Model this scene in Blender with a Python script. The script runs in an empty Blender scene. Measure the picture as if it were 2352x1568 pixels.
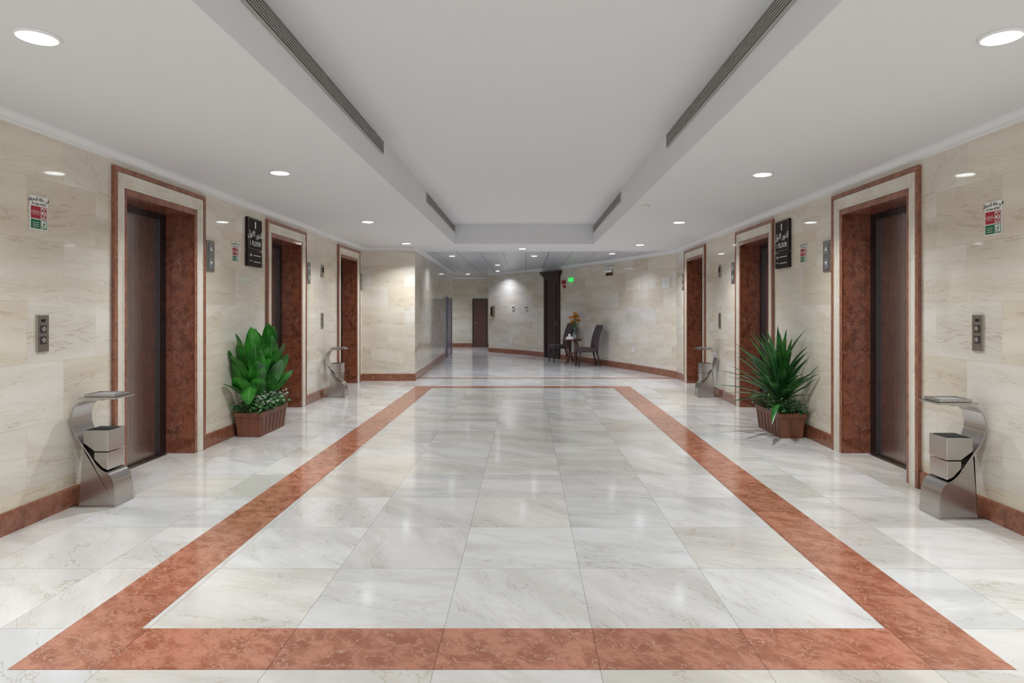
import bpy, bmesh, math, random
from mathutils import Vector, Matrix, Euler
random.seed(7)
sc = bpy.context.scene
col = sc.collection
F = 1460.0; VX = 1208.0; VY = 712.0; EYE = 1.4
LW = -3.25; RW = 3.10; CZ = 2.65; TZ = 3.02
TL = -1.35; TR = 1.28; TB = 12.0

# ------------------------------------------------------------------ node helpers
def new_mat(name):
    m = bpy.data.materials.new(name); m.use_nodes = True
    nt = m.node_tree
    return m, nt, nt.nodes['Principled BSDF']
def setin(node, key, v):
    if isinstance(v, bpy.types.NodeSocket):
        node.id_data.links.new(v, node.inputs[key])
    else:
        node.inputs[key].default_value = v
def math_(nt, op, a, b=None, c=None, clamp=False):
    n = nt.nodes.new('ShaderNodeMath'); n.operation = op; n.use_clamp = clamp
    setin(n, 0, a)
    if b is not None: setin(n, 1, b)
    if c is not None: setin(n, 2, c)
    return n.outputs[0]
def vmath(nt, op, a, b=None):
    n = nt.nodes.new('ShaderNodeVectorMath'); n.operation = op
    setin(n, 0, a)
    if b is not None: setin(n, 1, b)
    return n.outputs[0]
def c4(c): return (c[0], c[1], c[2], 1.0)
def srgb(r, g, b):
    def f(v):
        v /= 255.0
        return v/12.92 if v <= .04045 else ((v+.055)/1.055)**2.4
    return (f(r), f(g), f(b))
def mixc(nt, fac, a, b, mode='MIX'):
    n = nt.nodes.new('ShaderNodeMix'); n.data_type = 'RGBA'; n.blend_type = mode
    setin(n, 0, fac)
    setin(n, 6, a if isinstance(a, bpy.types.NodeSocket) else c4(a))
    setin(n, 7, b if isinstance(b, bpy.types.NodeSocket) else c4(b))
    return n.outputs[2]
def noise(nt, vec, scale, detail=4, rough=.5, dist=0):
    n = nt.nodes.new('ShaderNodeTexNoise')
    setin(n, 'Vector', vec); n.inputs['Scale'].default_value = scale
    n.inputs['Detail'].default_value = detail; n.inputs['Roughness'].default_value = rough
    n.inputs['Distortion'].default_value = dist
    return n.outputs['Fac']
def mrange(nt, v, a, b, c=0., d=1., smooth=True):
    n = nt.nodes.new('ShaderNodeMapRange'); n.clamp = True
    if smooth: n.interpolation_type = 'SMOOTHSTEP'
    setin(n, 'Value', v)
    n.inputs['From Min'].default_value = a; n.inputs['From Max'].default_value = b
    n.inputs['To Min'].default_value = c; n.inputs['To Max'].default_value = d
    return n.outputs['Result']
def simple(name, c, rough=.5, metal=0., emis=None, es=0., var=0., vscale=8., spec=None, coat=0.):
    m, nt, p = new_mat(name)
    p.inputs['Base Color'].default_value = c4(c)
    p.inputs['Roughness'].default_value = rough
    p.inputs['Metallic'].default_value = metal
    if spec is not None: p.inputs['Specular IOR Level'].default_value = spec
    if coat: p.inputs['Coat Weight'].default_value = coat
    if emis:
        p.inputs['Emission Color'].default_value = c4(emis); p.inputs['Emission Strength'].default_value = es
    if var > 0:
        tc = nt.nodes.new('ShaderNodeTexCoord')
        f = noise(nt, tc.outputs['Object'], vscale, 2)
        k = mrange(nt, f, .3, .7, 1-var, 1+var)
        cc = nt.nodes.new('ShaderNodeCombineColor')
        for i in range(3): nt.links.new(k, cc.inputs[i])
        nt.links.new(mixc(nt, 1., c, cc.outputs[0], 'MULTIPLY'), p.inputs['Base Color'])
    return m

def marble(name, w, h, ou, ov, b1, b2, vein, stretch=(1, 1), rot=0., vw=.03, vs=.8, vscale=1.5,
           rough=.12, joint=(.3, .28, .25), jw=.0015, jmix=.6, var=.12, half=False, bscale=1.2, v2=None, spec=.5, dist=.8, tint=None, swirl=0., fine=.35, n4s=9., bd=2):
    m, nt, p = new_mat(name)
    uvn = nt.nodes.new('ShaderNodeUVMap'); uvn.uv_map = 'UVMap'
    sep = nt.nodes.new('ShaderNodeSeparateXYZ'); nt.links.new(uvn.outputs[0], sep.inputs[0])
    U, V = sep.outputs[0], sep.outputs[1]
    v = math_(nt, 'DIVIDE', math_(nt, 'SUBTRACT', V, ov), h)
    fv = math_(nt, 'FLOOR', v)
    u = math_(nt, 'DIVIDE', math_(nt, 'SUBTRACT', U, ou), w)
    if half:
        sh = math_(nt, 'MULTIPLY', math_(nt, 'PINGPONG', fv, 1.0), .5)
        u = math_(nt, 'ADD', u, sh)
    fu = math_(nt, 'FLOOR', u)
    cb = nt.nodes.new('ShaderNodeCombineXYZ'); nt.links.new(fu, cb.inputs[0]); nt.links.new(fv, cb.inputs[1]); cb.inputs[2].default_value = .37
    wn = nt.nodes.new('ShaderNodeTexWhiteNoise'); wn.noise_dimensions = '3D'; nt.links.new(cb.outputs[0], wn.inputs['Vector'])
    sepc = nt.nodes.new('ShaderNodeSeparateColor'); nt.links.new(wn.outputs['Color'], sepc.inputs[0])
    vr = nt.nodes.new('ShaderNodeVectorRotate'); vr.rotation_type = 'Z_AXIS'
    nt.links.new(uvn.outputs[0], vr.inputs['Vector'])
    nt.links.new(math_(nt, 'MULTIPLY_ADD', math_(nt, 'SUBTRACT', sepc.outputs[2], .5), swirl, rot), vr.inputs['Angle'])
    sc_ = vmath(nt, 'MULTIPLY', vr.outputs[0], (stretch[0], stretch[1], 1))
    off = vmath(nt, 'MULTIPLY', wn.outputs['Color'], (23., 17., 31.))
    P = vmath(nt, 'ADD', sc_, off)
    n1 = noise(nt, P, vscale, 5, .6, dist)
    n2 = noise(nt, P, bscale, bd, .6, 0)
    n4 = noise(nt, P, vscale*n4s, 2, .65)
    base = mixc(nt, mrange(nt, n2, .36, .64), b1, b2)
    a = math_(nt, 'ABSOLUTE', math_(nt, 'SUBTRACT', n1, .5))
    mk = mrange(nt, a, 0, vw, 1, 0)
    mk = math_(nt, 'MULTIPLY', mk, mrange(nt, n2, .36, .62, 0, vs))
    a2 = math_(nt, 'ABSOLUTE', math_(nt, 'SUBTRACT', n1, .57))
    mk2 = math_(nt, 'MULTIPLY', mrange(nt, a2, 0, vw*3.2, 1, 0), vs*.6)
    c = mixc(nt, mk2, base, v2 if v2 else vein)
    c = mixc(nt, mk, c, vein)
    g = mrange(nt, n4, .3, .7, 1-var*fine, 1+var*fine)
    t = math_(nt, 'MULTIPLY_ADD', wn.outputs['Value'], var*2, 1-var)
    g = math_(nt, 'MULTIPLY', g, t)
    cc = nt.nodes.new('ShaderNodeCombineColor')
    for i in range(3): nt.links.new(g, cc.inputs[i])
    c = mixc(nt, 1.0, c, cc.outputs[0], 'MULTIPLY')
    if tint:
        c = mixc(nt, math_(nt, 'MULTIPLY', sepc.outputs[1], .8), c, mixc(nt, 1., c, tint, 'MULTIPLY'))
    def edge(q, s):
        fr = math_(nt, 'FRACT', q)
        return math_(nt, 'MULTIPLY', math_(nt, 'MINIMUM', fr, math_(nt, 'SUBTRACT', 1.0, fr)), s)
    d = math_(nt, 'MINIMUM', edge(u, w), edge(v, h))
    jm = math_(nt, 'MULTIPLY', math_(nt, 'LESS_THAN', d, jw), jmix)
    c = mixc(nt, jm, c, joint)
    nt.links.new(c, p.inputs['Base Color'])
    nt.links.new(mrange(nt, n4, .3, .7, rough*.8, rough*1.25), p.inputs['Roughness'])
    p.inputs['Specular IOR Level'].default_value = spec
    return m

M_wall = marble('wall_marble', .66, .41, 4.14, .23, srgb(230, 226, 217), srgb(220, 214, 202), srgb(178, 160, 134),
                stretch=(.45, 3.4), rot=.0, swirl=.35, vw=.014, vs=.5, vscale=1.7, rough=.045, joint=srgb(158, 150, 136), jw=.0012, jmix=.4, var=.04, half=True, v2=srgb(207, 197, 180), tint=srgb(252, 243, 227), dist=.5)
M_floor = marble('floor_marble', .65, .652, .29, 2.796, srgb(224, 224, 224), srgb(205, 205, 204), srgb(172, 157, 134),
                 stretch=(.8, 2.6), rot=.6, swirl=1.2, vw=.012, vs=.55, vscale=1.6, rough=.115, joint=srgb(112, 106, 98), jw=.0015, jmix=.6, var=.06, v2=srgb(205, 197, 184), tint=srgb(252, 245, 233), spec=.55, dist=.4)
M_band = marble('red_marble_floor', .65, .652, .29, 2.47, srgb(192, 132, 108), srgb(158, 98, 74), srgb(222, 184, 164),
                stretch=(1.2, 1.8), rot=.7, vw=.014, vs=.75, vscale=8, rough=.12, joint=srgb(88, 56, 46), jw=.0018, jmix=.75, var=.09, bscale=7, v2=srgb(150, 86, 64), dist=.6, fine=1.3, n4s=7, spec=.55, bd=5)
M_base = marble('red_marble_base', .66, .5, 4.14, -.2, srgb(156, 104, 80), srgb(130, 80, 60), srgb(190, 148, 128),
                stretch=(1.3, 1.6), vw=.014, vs=.65, vscale=10, rough=.1, joint=srgb(80, 50, 40), jw=.0015, jmix=.6, var=.08, bscale=8, v2=srgb(114, 66, 48), dist=.6, fine=1.2, n4s=6, bd=5)
M_reveal = marble('red_marble_reveal', 2., .76, -1, .0, srgb(146, 88, 64), srgb(112, 62, 44), srgb(204, 170, 150),
                  stretch=(1.4, 1.1), rot=1.1, vw=.008, vs=.9, vscale=4.5, rough=.1, joint=srgb(62, 38, 30), jw=.002, jmix=.6, var=.08, bscale=8, v2=srgb(94, 50, 36), dist=1.4, fine=1.2, bd=5)
M_cream = marble('cream_marble_trim', .6, .9, 0, 0, srgb(230, 225, 212), srgb(220, 213, 198), srgb(186, 170, 146),
                 stretch=(2, 1), vw=.02, vs=.4, vscale=2, rough=.12, jmix=.3, var=.03)
M_ceil = simple('ceiling_paint', srgb(230, 232, 234), .75)
M_crown = simple('crown_paint', srgb(236, 237, 238), .5)
M_vent = simple('vent_metal', srgb(182, 180, 176), .45, .2)
M_dark = simple('vent_dark', (.02, .02, .02), .8)
M_disp = simple('display_glass', srgb(120, 122, 124), .2)
M_white = simple('white_plastic', srgb(235, 235, 232), .4)
M_black = simple('black_ink', (.012, .012, .014), .5)
M_red = simple('sign_red', srgb(165, 30, 45), .5)
M_green = simple('sign_green', srgb(25, 110, 70), .5)
M_signbrown = simple('sign_dark_brown', srgb(38, 30, 28), .6, spec=.2)
M_wood = simple('dark_wood', srgb(52, 34, 30), .35, var=.2, vscale=20)
M_woodred = simple('red_wood', srgb(92, 52, 40), .3, var=.2, vscale=20)
M_fabric = simple('brown_fabric', srgb(74, 62, 62), .85, var=.15, vscale=30)
M_pot = simple('brown_planter_plastic', srgb(124, 76, 56), .45, var=.05)
M_soil = simple('soil', srgb(50, 36, 26), .9, var=.3, vscale=40)
M_flowerw = simple('white_petal', srgb(240, 242, 232), .6)
M_orange = simple('orange_petal', (1., .45, .01), .7, var=.08, vscale=30)
M_ash = simple('ash_sand', srgb(170, 170, 168), .9, var=.3, vscale=120)
M_lamp = simple('lamp_lens', (1, 1, 1), .4, emis=(.93, .97, 1), es=9)
M_exit = simple('exit_green', srgb(20, 190, 80), .4, emis=srgb(30, 220, 90), es=1.2)

def steel(name, c, rough, stretch, amt=.12, metal=1.):
    m, nt, p = new_mat(name)
    tc = nt.nodes.new('ShaderNodeTexCoord')
    v = vmath(nt, 'MULTIPLY', tc.outputs['Object'], stretch)
    n = noise(nt, v, 1, 3, .6)
    k = mrange(nt, n, .25, .75, 1-amt, 1+amt)
    cc = nt.nodes.new('ShaderNodeCombineColor')
    for i in range(3): nt.links.new(k, cc.inputs[i])
    nt.links.new(mixc(nt, 1., c, cc.outputs[0], 'MULTIPLY'), p.inputs['Base Color'])
    nt.links.new(mrange(nt, n, .25, .75, rough*.85, rough*1.15), p.inputs['Roughness'])
    p.inputs['Metallic'].default_value = metal
    return m
M_steel = steel('brushed_steel', srgb(184, 181, 178), .2, (3, 3, 200), .04)
M_plate = steel('plate_steel', srgb(160, 154, 146), .33, (100, 4, 4), .05)
M_door = steel('elevator_door_steel', srgb(176, 164, 160), .26, (160, 1, 160), .03, 1.)
M_jamb = steel('elevator_jamb_steel', srgb(90, 87, 90), .28, (160, 3, 160), .05, 1.)

def grid_mat():
    m, nt, p = new_mat('ceiling_grid_tiles')
    uvn = nt.nodes.new('ShaderNodeUVMap'); uvn.uv_map = 'UVMap'
    sep = nt.nodes.new('ShaderNodeSeparateXYZ'); nt.links.new(uvn.outputs[0], sep.inputs[0])
    def e(s):
        f = math_(nt, 'FRACT', math_(nt, 'DIVIDE', s, .5))
        return math_(nt, 'MINIMUM', f, math_(nt, 'SUBTRACT', 1., f))
    d = math_(nt, 'MINIMUM', e(sep.outputs[0]), e(sep.outputs[1]))
    nt.links.new(mixc(nt, math_(nt, 'LESS_THAN', d, .03), srgb(205, 207, 212), srgb(160, 162, 168)), p.inputs['Base Color'])
    p.inputs['Roughness'].default_value = .35
    return m
M_grid = grid_mat()

def leaf_mat(name, c1, c2, rib, rough=.35, veins=.25):
    m, nt, p = new_mat(name)
    uvn = nt.nodes.new('ShaderNodeUVMap'); uvn.uv_map = 'UVMap'
    sep = nt.nodes.new('ShaderNodeSeparateXYZ'); nt.links.new(uvn.outputs[0], sep.inputs[0])
    a = math_(nt, 'ABSOLUTE', math_(nt, 'SUBTRACT', sep.outputs[0], .5))
    tc = nt.nodes.new('ShaderNodeTexCoord')
    n = noise(nt, tc.outputs['Object'], 6, 3)
    c = mixc(nt, mrange(nt, n, .35, .65), c1, c2)
    w = math_(nt, 'SINE', math_(nt, 'MULTIPLY', math_(nt, 'SUBTRACT', sep.outputs[1], math_(nt, 'MULTIPLY', a, .4)), 75.))
    c = mixc(nt, mrange(nt, w, .6, 1., 0, veins), c, rib)
    c = mixc(nt, mrange(nt, a, .015, .05, .7, 0), c, rib)
    nt.links.new(c, p.inputs['Base Color']); p.inputs['Roughness'].default_value = rough
    return m
M_leafA = leaf_mat('broad_leaf', srgb(26, 90, 30), srgb(62, 144, 48), srgb(104, 164, 80), .32, .18)
M_leafB = leaf_mat('strap_leaf', srgb(30, 78, 36), srgb(64, 124, 54), srgb(90, 142, 74), .3, 0.)
M_leafC = leaf_mat('small_leaf', srgb(48, 104, 52), srgb(108, 156, 98), srgb(130, 170, 110), .5, 0.)

# ------------------------------------------------------------------ mesh helpers
def link(o, parent=None):
    col.objects.link(o)
    if parent is not None: o.parent = parent
    return o
def empty(name, loc=(0, 0, 0), rot=(0, 0, 0)):
    e = bpy.data.objects.new(name, None); e.empty_display_size = .1
    e.location = loc; e.rotation_euler = rot
    col.objects.link(e); return e
def box_uv(me):
    uvl = me.uv_layers.get('UVMap') or me.uv_layers.new(name='UVMap')
    for p in me.polygons:
        n = p.normal
        ax = max(range(3), key=lambda i: abs(n[i]))
        for li in p.loop_indices:
            c = me.vertices[me.loops[li].vertex_index].co
            uvl.data[li].uv = (c.y, c.z) if ax == 0 else ((c.x, c.z) if ax == 1 else (c.x, c.y))
def mesh(name, verts, faces, mat=None, parent=None, smooth=False, uv=True):
    me = bpy.data.meshes.new(name); me.from_pydata([tuple(v) for v in verts], [], faces); me.update()
    if uv: box_uv(me)
    o = bpy.data.objects.new(name, me)
    if mat: me.materials.append(mat)
    if smooth:
        for p in me.polygons: p.use_smooth = True
    return link(o, parent)
BF = [(0, 3, 2, 1), (4, 5, 6, 7), (0, 1, 5, 4), (1, 2, 6, 5), (2, 3, 7, 6), (3, 0, 4, 7)]
def boxes(name, lst, mat, parent=None, bevel=0.):
    V = []; Fc = []
    for (x0, x1, y0, y1, z0, z1) in lst:
        b = len(V)
        V += [(x0, y0, z0), (x1, y0, z0), (x1, y1, z0), (x0, y1, z0), (x0, y0, z1), (x1, y0, z1), (x1, y1, z1), (x0, y1, z1)]
        Fc += [tuple(i+b for i in f) for f in BF]
    o = mesh(name, V, Fc, mat, parent)
    if bevel:
        md = o.modifiers.new('b', 'BEVEL'); md.width = bevel; md.segments = 2; md.limit_method = 'ANGLE'
    return o
def quads(name, lst, mat, parent=None):
    V = []; Fc = []
    for q in lst:
        b = len(V); V += q; Fc.append(tuple(range(b, b+len(q))))
    return mesh(name, V, Fc, mat, parent)
def lathe(name, prof, mat, parent=None, loc=(0, 0, 0), n=32, axis='z', smooth=True):
    V = []; Fc = []
    for (r, z) in prof:
        for i in range(n):
            a = 2*math.pi*i/n
            V.append((r*math.cos(a)+loc[0], r*math.sin(a)+loc[1], z+loc[2]))
    for j in range(len(prof)-1):
        for i in range(n):
            k = (i+1) % n
            Fc.append((j*n+i, j*n+k, (j+1)*n+k, (j+1)*n+i))
    Fc.append(tuple(reversed(range(n)))); Fc.append(tuple((len(prof)-1)*n+i for i in range(n)))
    o = mesh(name, V, Fc, mat, parent)
    if smooth:
        for p in o.data.polygons:
            if len(p.vertices) == 4: p.use_smooth = True
    return o
def text(body, size, loc, mat, parent, align='CENTER', sx=1.):
    c = bpy.data.curves.new('lettering', 'FONT'); c.body = body; c.size = size
    c.align_x = align; c.align_y = 'CENTER'; c.extrude = .0006; c.offset = size*.012
    c.materials.append(mat)
    o = bpy.data.objects.new('lettering', c); link(o, parent); o.location = loc; o.scale = (sx, 1, 1)
    return o
def wall_frame(name, side, y, z=0., off=0.):
    if side < 0: return empty(name, (LW+off, y, z), (math.pi/2, 0, math.pi/2))
    return empty(name, (RW-off, y, z), (math.pi/2, 0, -math.pi/2))

# ------------------------------------------------------------------ room shell
DC = [5.69, 8.64, 11.66]; HW = .53; OT = 2.33; RD = .30
Y0 = -4.0
def side_wall(name, X, y1):
    q = []; y = Y0
    for c in DC:
        q.append([(X, y, 0), (X, c-HW, 0), (X, c-HW, CZ), (X, y, CZ)])
        q.append([(X, c-HW, OT), (X, c+HW, OT), (X, c+HW, CZ), (X, c-HW, CZ)])
        y = c+HW
    q.append([(X, y, 0), (X, y1, 0), (X, y1, CZ), (X, y, CZ)])
    return quads(name, q, M_wall)
LEND = 12.6; REND = 13.1
side_wall('wall_left', LW, LEND)
side_wall('wall_right', RW, REND)
def pwall(name, pts, mat, z0=0., z1=CZ, s0=0.):
    """wall following a polyline with arclength uv"""
    V = []; Fc = []; U = []
    s = s0
    for i, p in enumerate(pts):
        if i: s += math.dist(p, pts[i-1])
        V += [(p[0], p[1], z0), (p[0], p[1], z1)]; U.append(s)
    for i in range(len(pts)-1): Fc.append((2*i, 2*i+2, 2*i+3, 2*i+1))
    o = mesh(name, V, Fc, mat)
    uvl = o.data.uv_layers['UVMap']
    for p in o.data.polygons:
        for li in p.loop_indices:
            vi = o.data.loops[li].vertex_index
            uvl.data[li].uv = (U[vi//2], V[vi][2])
    return s
def prism_along(name, pts, prof, mat, flip=1):
    n = len(prof); V = []; Fc = []; U = []; s = 0
    N = []
    for i in range(len(pts)):
        a = pts[max(i-1, 0)]; b = pts[min(i+1, len(pts)-1)]
        d = Vector((b[0]-a[0], b[1]-a[1])).normalized(); N.append(Vector((-d.y, d.x))*flip)
    for i, p in enumerate(pts):
        if i: s += math.dist(p, pts[i-1])
        for (o_, z) in prof:
            V.append((p[0]+N[i].x*o_, p[1]+N[i].y*o_, z)); U.append((s, z+o_))
    for i in range(len(pts)-1):
        for j in range(n):
            k = (j+1) % n
            Fc.append((i*n+j, (i+1)*n+j, (i+1)*n+k, i*n+k))
    Fc.append(tuple(range(n))); Fc.append(tuple((len(pts)-1)*n+j for j in reversed(range(n))))
    o = mesh(name, V, Fc, mat)
    uvl = o.data.uv_layers['UVMap']
    for p in o.data.polygons:
        for li in p.loop_indices: uvl.data[li].uv = U[o.data.loops[li].vertex_index]
    bm = bmesh.new(); bm.from_mesh(o.data); bmesh.ops.recalc_face_normals(bm, faces=bm.faces); bm.to_mesh(o.data); bm.free()
    return o
BASEP = [(0, 0), (.018, 0), (.018, .125), (.012, .14), (0, .14)]
CROWNP = [(0, CZ), (.055, CZ), (.055, CZ-.012), (.04, CZ-.02), (.02, CZ-.045), (.02, CZ-.06), (0, CZ-.07)]
# curved back wall
CP = [(3.1, 13.1), (2.62, 14.5), (2.1, 15.8), (1.48, 17.15), (.9, 18.35), (.3, 19.4), (-.45, 20.4), (-1.25, 21.3)]
def catmull(P, n=6):
    out = []
    Q = [P[0]]+P+[P[-1]]
    for i in range(1, len(Q)-2):
        for k in range(n):
            t = k/n
            out.append(tuple(.5*((2*Q[i][a])+(-Q[i-1][a]+Q[i+1][a])*t+(2*Q[i-1][a]-5*Q[i][a]+4*Q[i+1][a]-Q[i+2][a])*t*t+(-Q[i-1][a]+3*Q[i][a]-3*Q[i+1][a]+Q[i+2][a])*t**3) for a in (0, 1)))
    out.append(P[-1]); return out
CURVE = catmull(CP)
FINE = catmull(CP, 60)
s_ = 0.
for k in range(0, len(CURVE)-1, 2):
    s_ = pwall('wall_back_%d' % (k//2+1), CURVE[k:k+3], M_wall, s0=s_)
prism_along('baseboard_back_curved', CURVE, BASEP, M_base, 1)
prism_along('trim_crown_back_curved', CURVE, CROWNP, M_crown, 1)
def on_curve(px):
    r = (px-VX)/F
    i = min(range(len(FINE)-1), key=lambda k: abs(FINE[k][0]/FINE[k][1]-r))
    a, b = FINE[max(i-8, 0)], FINE[min(i+8, len(FINE)-1)]
    d = Vector((b[0]-a[0], b[1]-a[1])).normalized()
    nrm = Vector((-d.y, d.x))      # towards the room
    return FINE[i], nrm
def curve_frame(name, px, z=0., off=0.):
    p, n = on_curve(px)
    ang = math.atan2(n.y, n.x)   # local z -> n
    return empty(name, (p[0]+n.x*off, p[1]+n.y*off, z), (math.pi/2, 0, ang+math.pi/2)), p[1]
def zpx(y, Y): return EYE+(VY-y)*Y/F

LC = [(-3.25, 12.6), (-2.2, 12.6)]
pwall('wall_left_return', LC, M_wall)
LD = [(-2.2, 12.6), (-2.43, 20.9)]
pwall('wall_left_corridor', LD, M_wall)
pwall('wall_left_corridor_end', [(-2.43, 20.9), (-6, 20.9)], M_wall)
pwall('wall_far', [(-6, 24.2), (0.2, 24.2)], M_wall)
pwall('wall_far_left', [(-6, 20.9), (-6, 24.2)], M_wall)
pwall('wall_far_return', [(-1.25, 21.3), (-1.0, 24.2)], M_wall)
prism_along('baseboard_left_return', [(-3.25, 12.6), (-2.2+.018, 12.6)], BASEP, M_base, -1)
prism_along('baseboard_left_corridor', [(-2.2, 12.6-.018), (-2.43, 20.9)], BASEP, M_base, -1)
prism_along('baseboard_far', [(-6, 24.2), (-1.0, 24.2)], BASEP, M_base, -1)
prism_along('trim_crown_left_return', [(-3.25, 12.6), (-2.2+.055, 12.6)], CROWNP, M_crown, -1)
prism_along('trim_crown_left_corridor', [(-2.2, 12.6-.055), (-2.43, 20.9)], CROWNP, M_crown, -1)
prism_along('trim_crown_far', [(-6, 24.2), (-1.0, 24.2)], CROWNP, M_crown, -1)
prism_along('trim_crown_left', [(LW, Y0), (LW, LEND)], CROWNP, M_crown, -1)
prism_along('trim_crown_right', [(RW, Y0), (RW, REND)], CROWNP, M_crown, 1)
OW = .71
def side_base(nm, X, fl, yend):
    segs = []; y = Y0
    for c in DC:
        segs.append((y, c-OW)); y = c+OW
    segs.append((y, yend))
    for i, (a, b) in enumerate(segs):
        prism_along('baseboard_%s_%d' % (nm, i+1), [(X, a), (X, b)], BASEP, M_base, fl)
side_base('left', LW, -1, LEND); side_base('right', RW, 1, REND)

# floor
quads('floor', [[(-7, Y0, 0), (4.2, Y0, 0), (4.2, 25, 0), (-7, 25, 0)]], M_floor)
BL0, BL1, BR0, BR1 = -2.02, -1.69, 1.58, 1.91
BY0, BY1, BY2, BY3 = 2.475, 2.796, 11.45, 11.85
H = .0012
quads('trim_floor_border', [
    [(BL0, BY0, H), (BR1, BY0, H), (BR1, BY1, H), (BL0, BY1, H)],
    [(BL0, BY1, H), (BL1, BY1, H), (BL1, BY2, H), (BL0, BY2, H)],
    [(BR0, BY1, H), (BR1, BY1, H), (BR1, BY2, H), (BR0, BY2, H)],
    [(BL0, BY2, H), (BR1, BY2, H), (BR1, BY2+.25, H), (BL0, BY2+.25, H)]], M_band)
quads('trim_floor_strip', [[(-2.2, 13.0, H), (3.1, 13.0, H), (3.05, 13.16, H), (-2.2, 13.16, H)]], M_band)

# ceiling with tray recess
TY0 = -2.5
quads('ceiling', [
    [(LW, Y0, CZ), (TL, Y0, CZ), (TL, 13.4, CZ), (LW, 13.4, CZ)],
    [(TR, Y0, CZ), (RW+.01, Y0, CZ), (RW+.01, 13.4, CZ), (TR, 13.4, CZ)],
    [(TL, TB, CZ), (TR, TB, CZ), (TR, 13.4, CZ), (TL, 13.4, CZ)],
    [(TL, Y0, CZ), (TR, Y0, CZ), (TR, TY0, CZ), (TL, TY0, CZ)]], M_ceil)
quads('ceiling_tray', [
    [(TL, TY0, TZ), (TR, TY0, TZ), (TR, TB, TZ), (TL, TB, TZ)],
    [(TL, TY0, CZ), (TL, TB, CZ), (TL, TB, TZ), (TL, TY0, TZ)],
    [(TR, TY0, CZ), (TR, TB, CZ), (TR, TB, TZ), (TR, TY0, TZ)],
    [(TL, TB, CZ), (TR, TB, CZ), (TR, TB, TZ), (TL, TB, TZ)],
    [(TL, TY0, CZ), (TR, TY0, CZ), (TR, TY0, TZ), (TL, TY0, TZ)]], M_ceil)
quads('ceiling_grid', [[(-7, 13.4, CZ), (4.2, 13.4, CZ), (4.2, 25, CZ), (-7, 25, CZ)]], M_grid)
boxes('trim_ceiling_edge', [(-2.2, 3.0, 13.36, 13.42, CZ-.018, CZ-.001)], M_crown)

# linear air grilles on tray sides
def vent(s, y0, y1):
    X = TL if s < 0 else TR
    e = empty('air_vent', (X, (y0+y1)/2, 2.925))
    L = (y1-y0)/2; k = -s
    def bx(nm, lst, mat):
        out = []
        for (a, b, c, d, z0, z1) in lst:
            xs = sorted((a*k, b*k)); out.append((xs[0], xs[1], c, d, z0, z1))
        return boxes(nm, out, mat, e)
    bx('backing', [(.001, .003, -L, L, -.055, .055)], M_dark)
    bx('frame', [(.001, .014, -L, L, .05, .062), (.001, .014, -L, L, -.062, -.05), (.001, .014, -L-.012, -L, -.062, .062), (.001, .014, L, L+.012, -.062, .062)], M_vent)
    bx('slats', [(.004, .014, -L, L, -.05+i*.0167-.0026, -.05+i*.0167+.0026) for i in range(1, 6)], M_vent)
for s, a, b in ((-1, 1.2, 5.97), (1, 1.2, 5.73), (-1, 8.6, 11.97), (1, 8.55, 11.97)):
    vent(s, a, b)

# downlights
def downlight(x, y, z=CZ, power=22., r=.095, c=(.92, .96, 1.)):
    e = empty('recessed_downlight', (x, y, z))
    lathe('rim', [(r*.78, -.004), (r*.82, -.012), (r*.95, -.01), (r, -.002), (r, -.0005)], M_crown, e)
    lathe('lens', [(r*.78, -.0135), (r*.5, -.0145), (.001, -.015)], M_lamp, e)
    ld = bpy.data.lights.new('lamp', 'AREA'); ld.shape = 'DISK'; ld.size = r*1.5; ld.energy = power; ld.color = c
    ld.spread = math.radians(130)
    lo = bpy.data.objects.new('lamp', ld); link(lo, e); lo.location = (0, 0, -.018)
PW = 25.
for y in (-3.0, 0.0, 2.9, 5.76, 8.95, 11.85):
    downlight(-2.23, y, power=PW)
for y in (-3.0, 0.0, 2.9, 5.83, 9.0, 12.1):
    downlight(2.17, y, power=PW)
CC = (.78, .84, 1.)
downlight(-.07, 12.85, power=14, c=CC, r=.08)
for x, y in ((-.78, 17.5), (.19, 14.6), (-2.0, 21.9), (1.9, 14.0), (-1.7, 14.6), (-.9, 20.2)):
    downlight(x, y, power=12, c=CC, r=.08)
downlight(-3.6, 22.6, power=20, r=.08)

# smoke detector
e = empty('smoke_detector', (1.42, 7.6, CZ))
lathe('base', [(.055, -.0005), (.055, -.015), (.04, -.03), (.025, -.036), (.001, -.037)], M_white, e)

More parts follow.
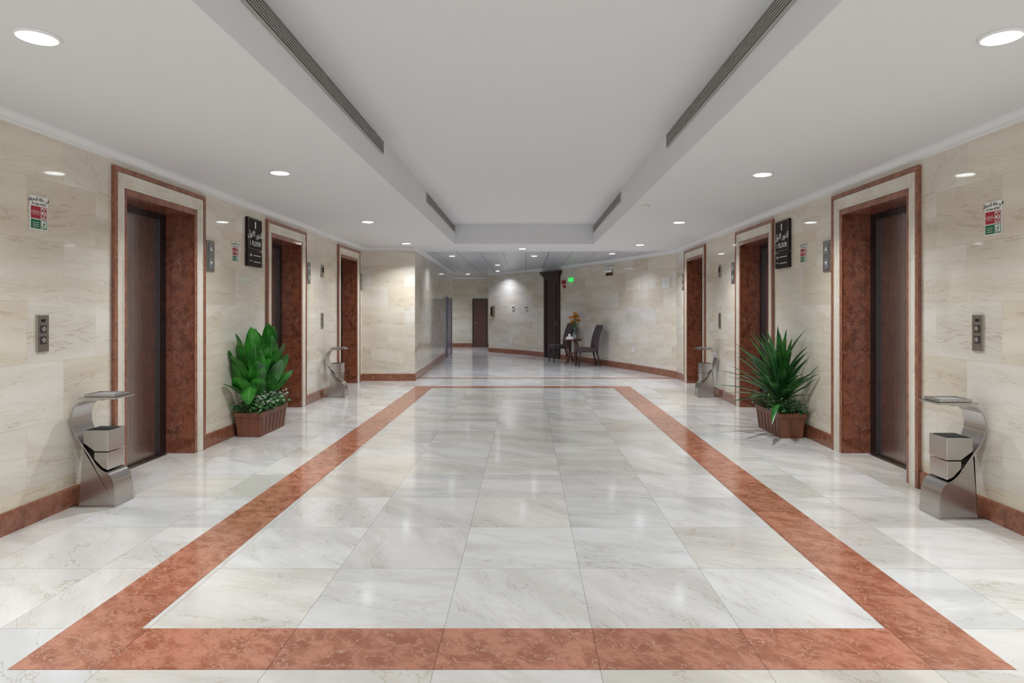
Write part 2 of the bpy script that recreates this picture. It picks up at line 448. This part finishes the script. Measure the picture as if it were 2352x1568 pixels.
# ------------------------------------------------------------------ elevators
def ubox(hw0, hw1, t0, t1, z0, z1):
    return [(-hw1, -hw0, 0, t0, z0, z1), (hw0, hw1, 0, t0, z0, z1), (-hw1, hw1, t0, t1, z0, z1)]
for side in (-1, 1):
    for c in DC:
        e = wall_frame('elevator_door', side, c)
        boxes('outer_trim', ubox(.67, .71, 2.50, 2.54, .001, .03), M_base, e, .003)
        boxes('cream_trim', ubox(.575, .67, 2.385, 2.50, .001, .016), M_cream, e, .003)
        boxes('cream_ridge', ubox(.628, .668, 2.448, 2.498, .002, .024)+ubox(.577, .59, 2.386, 2.402, .002, .022), M_cream, e, .003)
        boxes('inner_trim', ubox(HW, .575, OT, 2.385, .0005, .012), M_base, e, .003)
        boxes('reveal', [(-HW-.03, -HW, 0, OT, -RD, .0), (HW, HW+.03, 0, OT, -RD, .0), (-HW-.03, HW+.03, OT, OT+.03, -RD, .0)], M_reveal, e)
        boxes('jamb', [(-HW, -HW+.11, 0, OT, -RD-.02, -RD+.03), (HW-.11, HW, 0, OT, -RD-.02, -RD+.03), (-HW+.11, HW-.11, OT-.06, OT, -RD-.02, -RD+.03)], M_jamb, e, .003)
        boxes('door_panel', [(-HW+.11, -.0015, .012, OT-.05, -RD-.03, -RD+.004), (.0015, HW-.11, .012, OT-.05, -RD-.03, -RD+.004)], M_door, e, .002)
        boxes('back_plate', [(-HW-.03, HW+.03, 0, OT+.03, -RD-.05, -RD-.03)], M_dark, e)
        boxes('sill', [(-HW+.05, HW-.05, .0, .008, -RD, -RD+.07)], M_plate, e, .002)
        g = wall_frame('elevator_floor_indicator', side, c+.84, 1.955)
        boxes('plate', [(-.08, .08, -.16, .16, .001, .014)], M_plate, g, .004)
        boxes('display', [(-.05, .05, .02, .13, .0145, .018), (-.05, .05, -.13, -.02, .0145, .018)], M_disp, g, .003)
        for zz in (.075, -.075):
            mesh('arrow', [(-.025, zz-.02, .0195), (.025, zz-.02, .0195), (0, zz+.025, .0195)] if zz > 0 else [(-.025, zz+.02, .0195), (0, zz-.025, .0195), (.025, zz+.02, .0195)], [(0, 1, 2)], M_white, g)

def call_panel(side, y, z, h=.25, w=.105, n=2):
    g = wall_frame('elevator_call_panel', side, y, z)
    boxes('plate', [(-w/2, w/2, -h/2, h/2, .001, .012)], M_plate, g, .004)
    for i in range(n):
        zz = .028-.075*i
        boxes('button_frame', [(-.026, .026, zz-.026, zz+.026, .0125, .016)], M_jamb, g, .004)
        lathe('button', [(.017, .016), (.017, .02), (.014, .022)], M_steel, g, loc=(0, zz, 0), n=20)
    boxes('display', [(-.018, .018, h/2-.05, h/2-.03, .0122, .0135)], M_signbrown, g)
call_panel(-1, 4.265, 1.245); call_panel(1, 4.35, 1.245)
call_panel(-1, 10.13, 1.23); call_panel(1, 10.15, 1.23)
for s in (-1, 1):
    g = wall_frame('elevator_position_display', s, 10.14, 2.02)
    boxes('plate', [(-.06, .06, -.1, .1, .001, .014)], M_plate, g, .004)
    boxes('display', [(-.035, .035, -.02, .06, .0142, .017)], M_signbrown, g)

# ------------------------------------------------------------------ signs
AR_FLOOR = '\uFEDD\uFEED\uFEFB\uFE8D \uFEAD\uFEED\uFEAA\uFEDF\uFE8D'
AR_FIRE = '\uFED6\uFEF3\uFEAE\uFEA4\uFEDF\uFE8D \uFE94\uFEDF\uFE8E\uFEA3 \uFEF2\uFED3'
def floor_sign(side, y, z=2.2):
    g = wall_frame('floor_number_sign', side, y, z)
    boxes('panel', [(-.2, .2, -.09, .285, .001, .035), (-.2, .2, -.285, -.1, .001, .035)], M_signbrown, g, .006)
    boxes('edge_frame', [(-.19, .19, .272, .276, .0352, .037), (-.19, .19, -.08, -.076, .0352, .037), (-.19, -.186, -.08, .276, .0352, .037), (.186, .19, -.08, .276, .0352, .037)], M_plate, g)
    boxes('numeral_one', [(-.012, .012, .165, .245, .036, .039)], M_white, g)
    text(AR_FLOOR, .1, (0, .095, .037), M_white, g)
    text('1 FLOOR', .078, (0, -.015, .037), M_white, g)
    boxes('lower_marks', [(-.15, -.09, -.15, -.143, .036, .038), (-.15, -.09, -.165, -.158, .036, .038), (-.05, .15, -.158, -.15, .036, .038),
                          (-.15, -.09, -.225, -.218, .036, .038), (-.05, .15, -.232, -.224, .036, .038)], M_white, g)
floor_sign(-1, 7.55); floor_sign(1, 7.62, 2.19)
def fire_sign(side, y, z):
    g = wall_frame('fire_instruction_sign', side, y, z)
    boxes('plate', [(-.078, .078, -.112, .112, .001, .006)], M_white, g, .002)
    text(AR_FIRE, .03, (0, .09, .0065), M_black, g)
    text('In Case of Fire', .02, (0, .06, .0065), M_black, g)
    boxes('red_cell', [(-.07, .012, .005, .044, .0062, .007), (-.07, .012, -.037, .001, .0062, .007)], M_red, g)
    boxes('red_pictogram_border', [(.016, .07, .04, .044, .0062, .007), (.016, .07, -.037, -.033, .0062, .007), (.016, .02, -.033, .04, .0062, .007), (.066, .07, -.033, .04, .0062, .007), (.041, .045, -.033, .04, .0062, .007)], M_red, g)
    boxes('call_point_symbol', [(.025, .036, .012, .03, .0064, .0072), (.049, .061, .01, .034, .0064, .0072), (.025, .036, -.026, -.006, .0064, .0072), (.05, .06, -.028, -.012, .0064, .0072), (.05, .055, -.01, .006, .0064, .0072)], M_red, g)
    boxes('green_cell', [(-.07, .012, -.104, -.043, .0062, .007)], M_green, g)
    boxes('green_border', [(.016, .07, -.047, -.043, .0062, .007), (.016, .07, -.104, -.1, .0062, .007), (.016, .02, -.1, -.047, .0062, .007), (.066, .07, -.1, -.047, .0062, .007)], M_green, g)
    def seg(a, b, w):
        d = Vector((b[0]-a[0], b[1]-a[1])).normalized(); n = Vector((-d.y, d.x))*w
        return [(a[0]+n.x, a[1]+n.y, .0073), (a[0]-n.x, a[1]-n.y, .0073), (b[0]-n.x, b[1]-n.y, .0073), (b[0]+n.x, b[1]+n.y, .0073)]
    quads('running_figure', [seg((.046, -.062), (.041, -.077), .004), seg((.041, -.077), (.05, -.087), .002), seg((.041, -.077), (.032, -.086), .002),
                             seg((.046, -.064), (.057, -.07), .0016), seg((.046, -.064), (.034, -.068), .0016), seg((.022, -.084), (.036, -.096), .0018), seg((.036, -.096), (.062, -.096), .0018)], M_green, g)
    lathe('head', [(.004, .0065), (.004, .0073)], M_green, g, loc=(.049, -.055, 0), n=12)
    boxes('text_lines', [(-.06, .0, -.012+k*.012+.02*(k//3), -.0095+k*.012+.02*(k//3), .0071, .0074) for k in range(-1, 4)]+[(-.055, -.003, -.066-.013*k, -.063-.013*k, .0071, .0074) for k in range(3)], M_white, g)
fire_sign(-1, 4.235, 2.045); fire_sign(1, 4.21, 2.01)
fire_sign(-1, 7.1, 2.05); fire_sign(1, 7.09, 2.04)

# ------------------------------------------------------------------ ashtray bins
def ash_bin(side, x, y, s=1.):
    e = empty('ashtray_bin', (x, y, 0), (0, 0, 0 if side < 0 else math.pi))
    D = .105; K = .68
    def kx(p): return (p[0]*K, p[1])
    cp = [(.34, .765), (.2, .762), (.10, .745), (.04, .70), (.012, .62), (.035, .545), (.10, .47), (.19, .385), (.26, .31), (.33, .262), (.40, .235), (.44, .19), (.46, .11), (.468, .012)]
    pts = catmull([kx(p) for p in cp], 5)
    def norm(i):
        a = pts[max(i-1, 0)]; b = pts[min(i+1, len(pts)-1)]
        d = Vector((b[0]-a[0], b[1]-a[1])).normalized(); return Vector((-d.y, d.x))
    V = []; Fc = []; t = .006
    for i, p in enumerate(pts):
        n = norm(i)*t
        for (sx, yy) in ((1, -D), (1, D), (-1, D), (-1, -D)):
            V.append((p[0]+n.x*sx, yy, p[1]+n.y*sx))
    for i in range(len(pts)-1):
        for j in range(4):
            k = (j+1) % 4; Fc.append((i*4+j, i*4+k, i*4+4+k, i*4+4+j))
    Fc += [(3, 2, 1, 0), tuple((len(pts)-1)*4+j for j in range(4))]
    o = mesh('curved_band', V, Fc, M_steel, e)
    low = [p for p in pts if p[1] < .44 and p[0] > .12*K]
    poly = [kx((.09, .012)), kx((.12, .30)), kx((.135, .43))]+[(p[0]-.01, p[1]-.008) for p in low[:-1]]+[kx((.452, .012))]
    def wedge(nm, poly, d, mat, bev=.0):
        V = [(a, -d, b) for a, b in poly]+[(a, d, b) for a, b in poly]; n = len(poly)
        Fc = [tuple(range(n)), tuple(n+i for i in reversed(range(n)))]+[(i, n+i, n+(i+1) % n, (i+1) % n) for i in range(n)]
        o = mesh(nm, V, Fc, mat, e)
        if bev:
            md = o.modifiers.new('b', 'BEVEL'); md.width = bev; md.segments = 2
        return o
    wedge('base_body', poly, D-.008, M_steel)
    boxes('foot_plate', [(.0, .475*K, -D-.004, D+.004, 0, .012)], M_steel, e, .002)
    wedge('waste_box_upper', [kx(q) for q in [(.13, .455), (.25, .395), (.39, .395), (.39, .545), (.13, .545)]], D-.012, M_steel, .003)
    wedge('waste_box_lower', [kx(q) for q in [(.245, .34), (.33, .28), (.385, .262), (.385, .388), (.245, .388)]], D-.012, M_steel, .003)
    boxes('waste_opening', [(.15*K, .37*K, -D+.03, D-.03, .5455, .547)], M_dark, e)
    boxes('tray_plate', [(.095*K, .48*K, -D-.01, D+.01, .768, .782)], M_steel, e, .003)
    a, b, d = .13*K, .45*K, D-.02
    boxes('tray_rim', [(a, b, -d, -d+.01, .783, .803), (a, b, d-.01, d, .783, .803), (a, a+.01, -d+.01, d-.01, .783, .803), (b-.01, b, -d+.01, d-.01, .783, .803)], M_steel, e, .002)
    boxes('ash_sand', [(a+.011, b-.011, -d+.011, d-.011, .783, .795)], M_ash, e)
ash_bin(-1, -3.235, 4.61)
ash_bin(1, 3.08, 4.345)
ash_bin(-1, -3.225, 10.28)
ash_bin(1, 3.078, 10.28)

# ------------------------------------------------------------------ plants
def leaf(V, Fc, UV, base, az, el, L, W, droop, prof, n=9, fold=.25, roll=0., xmin=-9, xmax=9, stem=0., wav=0.):
    p = Vector(base); a = el; b0 = len(V); ds = L/n
    side0 = Vector((-math.sin(az), math.cos(az), 0))
    for i in range(n+1):
        t = i/n
        d = Vector((math.cos(az)*math.cos(a), math.sin(az)*math.cos(a), math.sin(a)))
        sd = (Matrix.Rotation(roll, 3, d) @ side0); un = d.cross(sd)
        w = W*prof(t)
        wv = wav*math.sin(t*9+az*3)*W
        for k, u in ((-1, 0.), (-.5, .25), (0, .5), (.5, .75), (1, 1.)):
            q = p+sd*(w*k)+un*(abs(k)*w*fold+(wv if abs(k) == 1 else 0))
            q.x = min(max(q.x, xmin), xmax); V.append(tuple(q)); UV.append((u, t))
        if i < n:
            p = p+d*ds; a -= droop/n
    for i in range(n):
        for k in range(4):
            c = b0+i*5+k; Fc.append((c, c+1, c+6, c+5))
def leaf_obj(name, V, Fc, UV, mat, parent):
    o = mesh(name, V, Fc, mat, parent, smooth=True)
    uvl = o.data.uv_layers['UVMap']
    for p in o.data.polygons:
        for li in p.loop_indices: uvl.data[li].uv = UV[o.data.loops[li].vertex_index]
    return o
def tubes(name, segs, mat, parent, n=8):
    V = []; Fc = []
    for (a, b, r0, r1) in segs:
        a = Vector(a); b = Vector(b); d = (b-a).normalized(); q = d.orthogonal().normalized(); r = d.cross(q)
        s = len(V)
        for (c, rr) in ((a, r0), (b, r1)):
            for i in range(n):
                t = 2*math.pi*i/n; V.append(tuple(c+q*math.cos(t)*rr+r*math.sin(t)*rr))
        for i in range(n):
            k = (i+1) % n; Fc.append((s+i, s+k, s+n+k, s+n+i))
        Fc.append(tuple(s+i for i in reversed(range(n)))); Fc.append(tuple(s+n+i for i in range(n)))
    return mesh(name, V, Fc, mat, parent, smooth=True)
def planter(e, hw, hl):
    def ring(w, l, z): return [(-w, -l, z), (w, -l, z), (w, l, z), (-w, l, z)]
    R = [ring(hw*.8, hl*.9, 0), ring(hw*.93, hl*.97, .225), ring(hw, hl, .225), ring(hw, hl, .275), ring(hw*.92, hl*.965, .275), ring(hw*.9, hl*.95, .22)]
    V = [v for r in R for v in r]; Fc = [(3, 2, 1, 0)]
    for j in range(len(R)-1):
        for i in range(4):
            k = (i+1) % 4; Fc.append((j*4+i, j*4+k, j*4+4+k, j*4+4+i))
    o = mesh('planter_box', V, Fc, M_pot, e)
    md = o.modifiers.new('b', 'BEVEL'); md.width = .006; md.segments = 2; md.limit_method = 'ANGLE'
    # raised ribs on the tapering sides
    RV = []; RF = []
    def rib(p0, p1, tx, ty, nx, ny):
        b = len(RV)
        for (p, dz) in ((p0, 0), (p1, 0)):
            for s in (-1, 1):
                RV.append((p[0]+tx*s*.012, p[1]+ty*s*.012, p[2])); RV.append((p[0]+tx*s*.012+nx*.005, p[1]+ty*s*.012+ny*.005, p[2]))
        RF.extend([(b+1, b+3, b+7, b+5), (b, b+1, b+5, b+4), (b+3, b+2, b+6, b+7), (b, b+2, b+3, b+1), (b+4, b+5, b+7, b+6)])
    for k in range(-3, 4):
        t = k/3.5
        for s in (-1, 1):
            rib((s*hw*.815, t*hl*.9, .02), (s*hw*.925, t*hl*.965, .215), 0, 1, s, 0)
    for k in (-1, 0, 1):
        t = k/1.5
        for s in (-1, 1):
            rib((t*hw*.8, s*hl*.905, .02), (t*hw*.92, s*hl*.967, .215), 1, 0, 0, s)
    mesh('planter_ribs', RV, RF, M_pot, e)
    boxes('planter_feet', [(-hw*.78, -hw*.5, -hl*.86, hl*.86, 0, .02), (hw*.5, hw*.82, -hl*.86, hl*.86, 0, .02)], M_pot, e)
    boxes('soil', [(-hw*.9, hw*.9, -hl*.95, hl*.95, .22, .25)], M_soil, e)
def ground_cover(e, hw, hl, ztop=.27, xmin=-9, xmax=9, n=520, nf=150, fs=.02):
    V = []; Fc = []; UV = []
    pr = lambda t: max(.02, math.sin(math.pi*min(1, t*.95+.05))**.8)
    for i in range(n):
        x = random.uniform(-hw*1.12, hw*1.22); y = random.uniform(-hl*1.06, hl*1.05)
        ed = max(abs(x)/hw, abs(y)/hl)
        z = ztop+random.uniform(0, .16)*(1.1-.6*min(1, ed)**3)
        leaf(V, Fc, UV, (x, y, z), random.uniform(0, 6.28), random.uniform(-.3, 1.0), random.uniform(.04, .065), random.uniform(.012, .019), .8, pr, n=3, xmin=xmin, xmax=xmax)
    leaf_obj('ground_cover_leaves', V, Fc, UV, M_leafC, e)
    V = []; Fc = []; UV = []
    for i in range(nf):
        x = random.uniform(-hw*1.1, hw*1.25); y = random.uniform(-hl*1.05, hl); z = ztop+random.uniform(.06, .19)
        for k in range(5):
            leaf(V, Fc, UV, (x, y, z), k*1.256+random.random(), .5, fs, fs*.45, .3, pr, n=2, xmin=xmin, xmax=xmax)
    leaf_obj('small_white_flowers', V, Fc, UV, M_flowerw, e)
# left: broad leaf plant
e = empty('potted_broadleaf_plant', (-3.055, 7.36, 0))
planter(e, .155, .39); xm = -3.235+3.055
ground_cover(e, .155, .39, xmin=xm)
V = []; Fc = []; UV = []
bp = lambda t: max(.03, math.sin(math.pi*min(1, (t*.92+.06)))**.7*(1.05-.25*t))
stems = []
# (cluster y, azimuth deg, elevation deg, base z, length, dx, dy)
LV = [
 (-.22, -80, 86, .80, .42, .0, -.02), (-.22, -125, 80, .74, .42, -.08, -.06), (-.22, -70, 74, .66, .42, .05, -.05), (-.22, 90, 84, .80, .40, -.06, .05),
 (-.22, -105, 66, .56, .42, -.05, -.08), (-.22, -65, 62, .54, .40, .06, -.05), (-.22, 75, 68, .62, .40, .04, .06), (-.22, -130, 70, .62, .40, -.1, -.08),
 (-.22, -95, 50, .44, .38, -.04, -.1), (-.22, -60, 48, .46, .36, .05, -.06), (-.22, 105, 66, .55, .38, -.08, .08), (-.22, -110, 40, .44, .34, -.08, -.1),
 (-.22, -85, -60, .60, .24, .03, -.16), (-.22, -100, 78, .50, .40, -.09, -.1), (-.22, -95, 82, .62, .42, -.11, -.02),
 (.17, -75, 86, .86, .40, .02, -.02), (.17, -110, 80, .76, .42, -.05, -.04), (.17, -60, 78, .70, .44, .05, -.03), (.17, 80, 82, .80, .42, .0, .05),
 (.17, 60, 72, .62, .42, .05, .02), (.17, -75, 66, .58, .40, .04, -.07), (.17, 70, 60, .55, .40, .05, .07), (.17, -50, 64, .52, .38, .07, -.02),
 (.17, 100, 68, .66, .4, -.06, .06), (.17, -65, 46, .46, .34, .05, -.06), (.17, 60, 50, .44, .34, .06, .05), (.17, -90, 72, .46, .4, -.02, -.1)]
for (cy, azd, eld, hb, L, dx, dy) in LV:
    az = math.radians(azd+random.uniform(-6, 6)); el = math.radians(eld)
    b1 = Vector((max(dx, xm+.07), cy+dy, hb))
    stems.append((Vector((random.uniform(-.02, .02), cy+random.uniform(-.02, .02), .24)), b1, .009, .005))
    leaf(V, Fc, UV, b1, az, el, L, random.uniform(.085, .102), random.uniform(.2, .45), bp, n=10, fold=.16, roll=random.uniform(-.3, .3), xmin=xm, wav=.05)
leaf_obj('broad_leaves', V, Fc, UV, M_leafA, e)
tubes('stems', stems, M_leafA, e)
# right: strap leaf plant
e = empty('potted_dracaena', (2.905, 7.28, 0))
planter(e, .15, .375); xm = 3.085-2.905
ground_cover(e, .15, .375, xmax=xm, fs=.013)
V = []; Fc = []; UV = []
sp = lambda t: max(.02, (min(1, .3+t*1.8))*(1-t**2.8))
NL = 64
for i in range(NL):
    t = i/NL
    az = i*2.399
    el = 1.52-1.3*t+random.uniform(-.08, .08)
    L = random.uniform(.66, .86)*(1-.05*t)
    b = Vector((-.02+.02*math.cos(az), -.08+.02*math.sin(az), .34+.14*(1-t)))
    if math.cos(az) > .2:
        az = az+(.9 if math.sin(az) > 0 else -.9); el = max(el, .7)
    leaf(V, Fc, UV, b, az, el, L, random.uniform(.036, .048), random.uniform(.2, .85), sp, n=10, fold=.3, xmax=xm)
leaf_obj('strap_leaves', V, Fc, UV, M_leafB, e)
tubes('stem', [((-.02, -.08, .24), (-.02, -.08, .45), .03, .02)], M_leafB, e)

# ------------------------------------------------------------------ far seating
def chair(x, y, ang, s=1.):
    e = empty('dining_chair', (x, y, 0), (0, 0, ang)); e.scale = (s, s, s)
    def prof(nm, poly, d, mat, bev=.02):
        V = [(a, -d, b) for a, b in poly]+[(a, d, b) for a, b in poly]; n = len(poly)
        Fc = [tuple(range(n)), tuple(n+i for i in reversed(range(n)))]+[(i, n+i, n+(i+1) % n, (i+1) % n) for i in range(n)]
        o = mesh(nm, V, Fc, mat, e); md = o.modifiers.new('b', 'BEVEL'); md.width = bev; md.segments = 3; md.limit_method = 'ANGLE'; md.angle_limit = .7
        return o
    prof('seat', [(.26, .36), (.27, .45), (.2, .475), (-.18, .455), (-.2, .36)], .235, M_fabric)
    back = [(-.14, .36), (-.15, .55), (-.175, .7), (-.22, .85), (-.29, 1.02), (-.34, 1.03), (-.36, 1.01), (-.31, .87), (-.265, .72), (-.24, .55), (-.235, .36)]
    prof('backrest', back, .225, M_fabric, .02)
    L = []
    for (a, b, sa) in ((.22, .19, .03), (.22, -.19, .03), (-.2, .18, -.09), (-.2, -.18, -.09)):
        L.append(((a, b, .37), (a+sa, b, 0), .024, .014))
    tubes('legs', L, M_wood, e, 10)
chair(1.53, 15.9, math.pi+.15, 1.0)
chair(.93, 17.2, math.pi+.3, 1.02)
e = empty('side_table', (1.2, 16.5, 0))
lathe('tabletop', [(.24, .615), (.265, .625), (.27, .64), (.26, .65)], M_woodred, e)
L = []
for k in range(4):
    a = k*math.pi/2+.5; cx, sx = math.cos(a), math.sin(a)
    pts = [(.10, .615), (.17, .5), (.15, .35), (.12, .22), (.16, .1), (.22, 0)]
    for i in range(5):
        L.append(((pts[i][0]*cx, pts[i][0]*sx, pts[i][1]), (pts[i+1][0]*cx, pts[i+1][0]*sx, pts[i+1][1]), .017, .016))
tubes('legs', L, M_woodred, e, 10)
lathe('lower_ring', [(.13, .27), (.145, .275), (.145, .29), (.13, .295)], M_woodred, e)
e2 = empty('tissue_box', (1.12, 16.35, .651))
mesh('box', [(-.1, -.06, 0), (.1, -.06, 0), (.1, .06, 0), (-.1, .06, 0), (-.07, -.04, .07), (.07, -.04, .07), (.07, .04, .07), (-.07, .04, .07)], BF, M_white, e2)
mesh('tissue', [(-.03, 0, .07), (.03, -.01, .07), (.03, .012, .07), (-.035, .012, .14), (.0, -.02, .115), (.04, .01, .13)], [(0, 1, 4, 3), (1, 2, 5, 4), (2, 0, 3, 5)], M_white, e2)
e3 = empty('flower_vase', (1.27, 16.54, .651))
m, nt, p = new_mat('vase_glass'); p.inputs['Base Color'].default_value = (.85, .9, .92, 1); p.inputs['Transmission Weight'].default_value = .8; p.inputs['Roughness'].default_value = .08
lathe('vase', [(.035, 0), (.03, .04), (.02, .15), (.03, .26), (.045, .3)], m, e3)
V = []; Fc = []; UV = []; st = []
pp = lambda t: max(.05, math.sin(math.pi*min(1, t*.9+.08)))
for i in range(20):
    a = i*2.4; r = .14*math.sqrt(i/20)
    c = Vector((r*math.cos(a), r*math.sin(a), .36+.27*(1-(i % 5)/5)+random.uniform(-.03, .03)))
    st.append(((0, 0, .1), tuple(c), .003, .003))
    for k in range(8):
        leaf(V, Fc, UV, c, k*.785+a, .5, .085, .034, 1.1, pp, n=4)
    for k in range(5):
        leaf(V, Fc, UV, c, k*1.256+a, 1.1, .06, .024, .9, pp, n=4)
leaf_obj('orange_flowers', V, Fc, UV, M_orange, e3)
tubes('flower_stems', st, M_leafB, e3, 6)

# ------------------------------------------------------------------ items on curved wall
g, Y = curve_frame('door_1', 1270)
W = .44
boxes('casing', [(-W, -W+.1, 0, 2.36, .001, .06), (W-.1, W, 0, 2.36, .001, .06), (-W, W, 2.28, 2.38, .001, .065)], M_wood, g, .01)
boxes('cornice', [(-W-.04, W+.04, 2.38, 2.43, .001, .09), (-W-.07, W+.07, 2.43, 2.48, .001, .12), (-W-.1, W+.1, 2.48, 2.53, .001, .15)], M_wood, g, .008)
boxes('leaf', [(-W+.1, W-.1, 0, 2.28, .001, .03)], M_wood, g)
boxes('leaf_panel', [(-W+.18, W-.18, .2, .95, .03, .042), (-W+.18, W-.18, 1.1, 2.15, .03, .042)], M_wood, g, .01)
lathe('knob', [(.012, .042), (.012, .07), (.025, .08), (.025, .095), (.01, .1)], M_plate, g, loc=(W-.14, 1.02, 0), n=16)
def wall_item(name, px, y0, y1, w, mat, t=.03):
    p, n = on_curve(px); Y = p[1]
    za, zb = zpx(y1, Y), zpx(y0, Y)
    g, _ = curve_frame(name, px, (za+zb)/2)
    h = (zb-za)/2
    boxes('body', [(-w/2, w/2, -h, h, .001, t)], mat, g, .003)
    return g, h
g, h = wall_item('exit_sign', 1312, 638, 646, .2, M_exit, .05)
text('EXIT', .11, (-.0, 0, .052), M_white, g)
g, h = wall_item('fire_alarm_sounder', 1297, 644, 652, .11, M_red, .07)
g, h = wall_item('fire_call_point', 1298, 655, 661, .09, M_red, .05)
g, h = wall_item('notice_paper', 1530, 636, 661, .27, M_white, .004)
boxes('print_lines', [(-.09, .09, .07-.03*k, .076-.03*k, .0045, .005) for k in range(4)], M_vent, g)
g, h = wall_item('light_switch', 1455, 798, 810, .07, M_white, .02)
g, h = wall_item('light_switch', 1299, 699, 706, .08, M_white, .02)
g, h = wall_item('wall_telephone', 1134, 703, 727, .12, M_plate, .08)
boxes('handset', [(-.045, -.01, -h*.8, h*.8, .081, .11)], M_signbrown, g, .01)
for px in (1179, 1209):
    g, h = wall_item('thermostat', px, 702, 711, .12, M_white, .03)
    boxes('display', [(-.03, .03, -.02, .03, .0305, .033)], M_signbrown, g)
g, h = wall_item('power_socket', 1176, 778, 787, .1, M_white, .015)
p, n = on_curve(1402); Y = p[1]
g, _ = curve_frame('emergency_light', 1402, zpx(622, Y))
boxes('housing', [(-.17, .17, .04, .1, .001, .06)], M_white, g, .008)
for k in (-1, 0, 1):
    lathe('lamp_head', [(.001, .0), (.04, .005), (.045, .03), (.035, .075), (.02, .08), (.001, .081)], M_white, g, loc=(k*.11, -.0, .03), n=20)
    boxes('lamp_bracket', [(k*.11-.025, k*.11+.025, -.12, -.045, .02, .06)], M_woodred, g, .004)

# doors in the far corridor
g = empty('door_2', (-1.745, 24.2, 0), (math.pi/2, 0, 0))
boxes('leaf', [(-.25, .25, .0, 1.78, .001, .04)], M_woodred, g)
boxes('casing', [(-.29, -.25, 0, 1.83, .001, .06), (.25, .29, 0, 1.83, .001, .06), (-.25, .25, 1.78, 1.83, .001, .06)], M_wood, g, .004)
boxes('handle', [(-.2, -.14, .9, .93, .041, .07)], M_plate, g, .004)
ang = math.atan2(20.9-12.6, -2.43+2.2)
g = empty('door_3', (-2.2-.23*(19.7-12.6)/8.3, 19.7, 0), (math.pi/2, 0, ang))
M_bluedoor = simple('bluish_door_panel', srgb(104, 100, 122), .2)
boxes('leaf', [(-.7, .7, .0, 1.72, .001, .03)], M_bluedoor, g)
boxes('casing', [(-.78, -.7, 0, 1.8, .001, .045), (.7, .78, 0, 1.8, .001, .045), (-.7, .7, 1.72, 1.8, .001, .045)], M_bluedoor, g, .004)
boxes('handle', [(-.6, -.54, .85, .95, .031, .06)], M_plate, g, .004)

# ------------------------------------------------------------------ world, camera
w = bpy.data.worlds.new('World'); sc.world = w; w.use_nodes = True
bg = w.node_tree.nodes['Background']; bg.inputs[0].default_value = (.9, .94, 1., 1); bg.inputs[1].default_value = 1.5
cam = bpy.data.cameras.new('Camera'); co = bpy.data.objects.new('Camera', cam); col.objects.link(co)
co.location = (0, 0, EYE); co.rotation_euler = (math.pi/2, 0, 0)
cam.sensor_width = 36; cam.lens = 36*F/2352
cam.shift_x = (1176-VX)/2352; cam.shift_y = (VY-784)/2352
cam.clip_start = .05
sc.camera = co
sc.view_settings.view_transform = 'Standard'
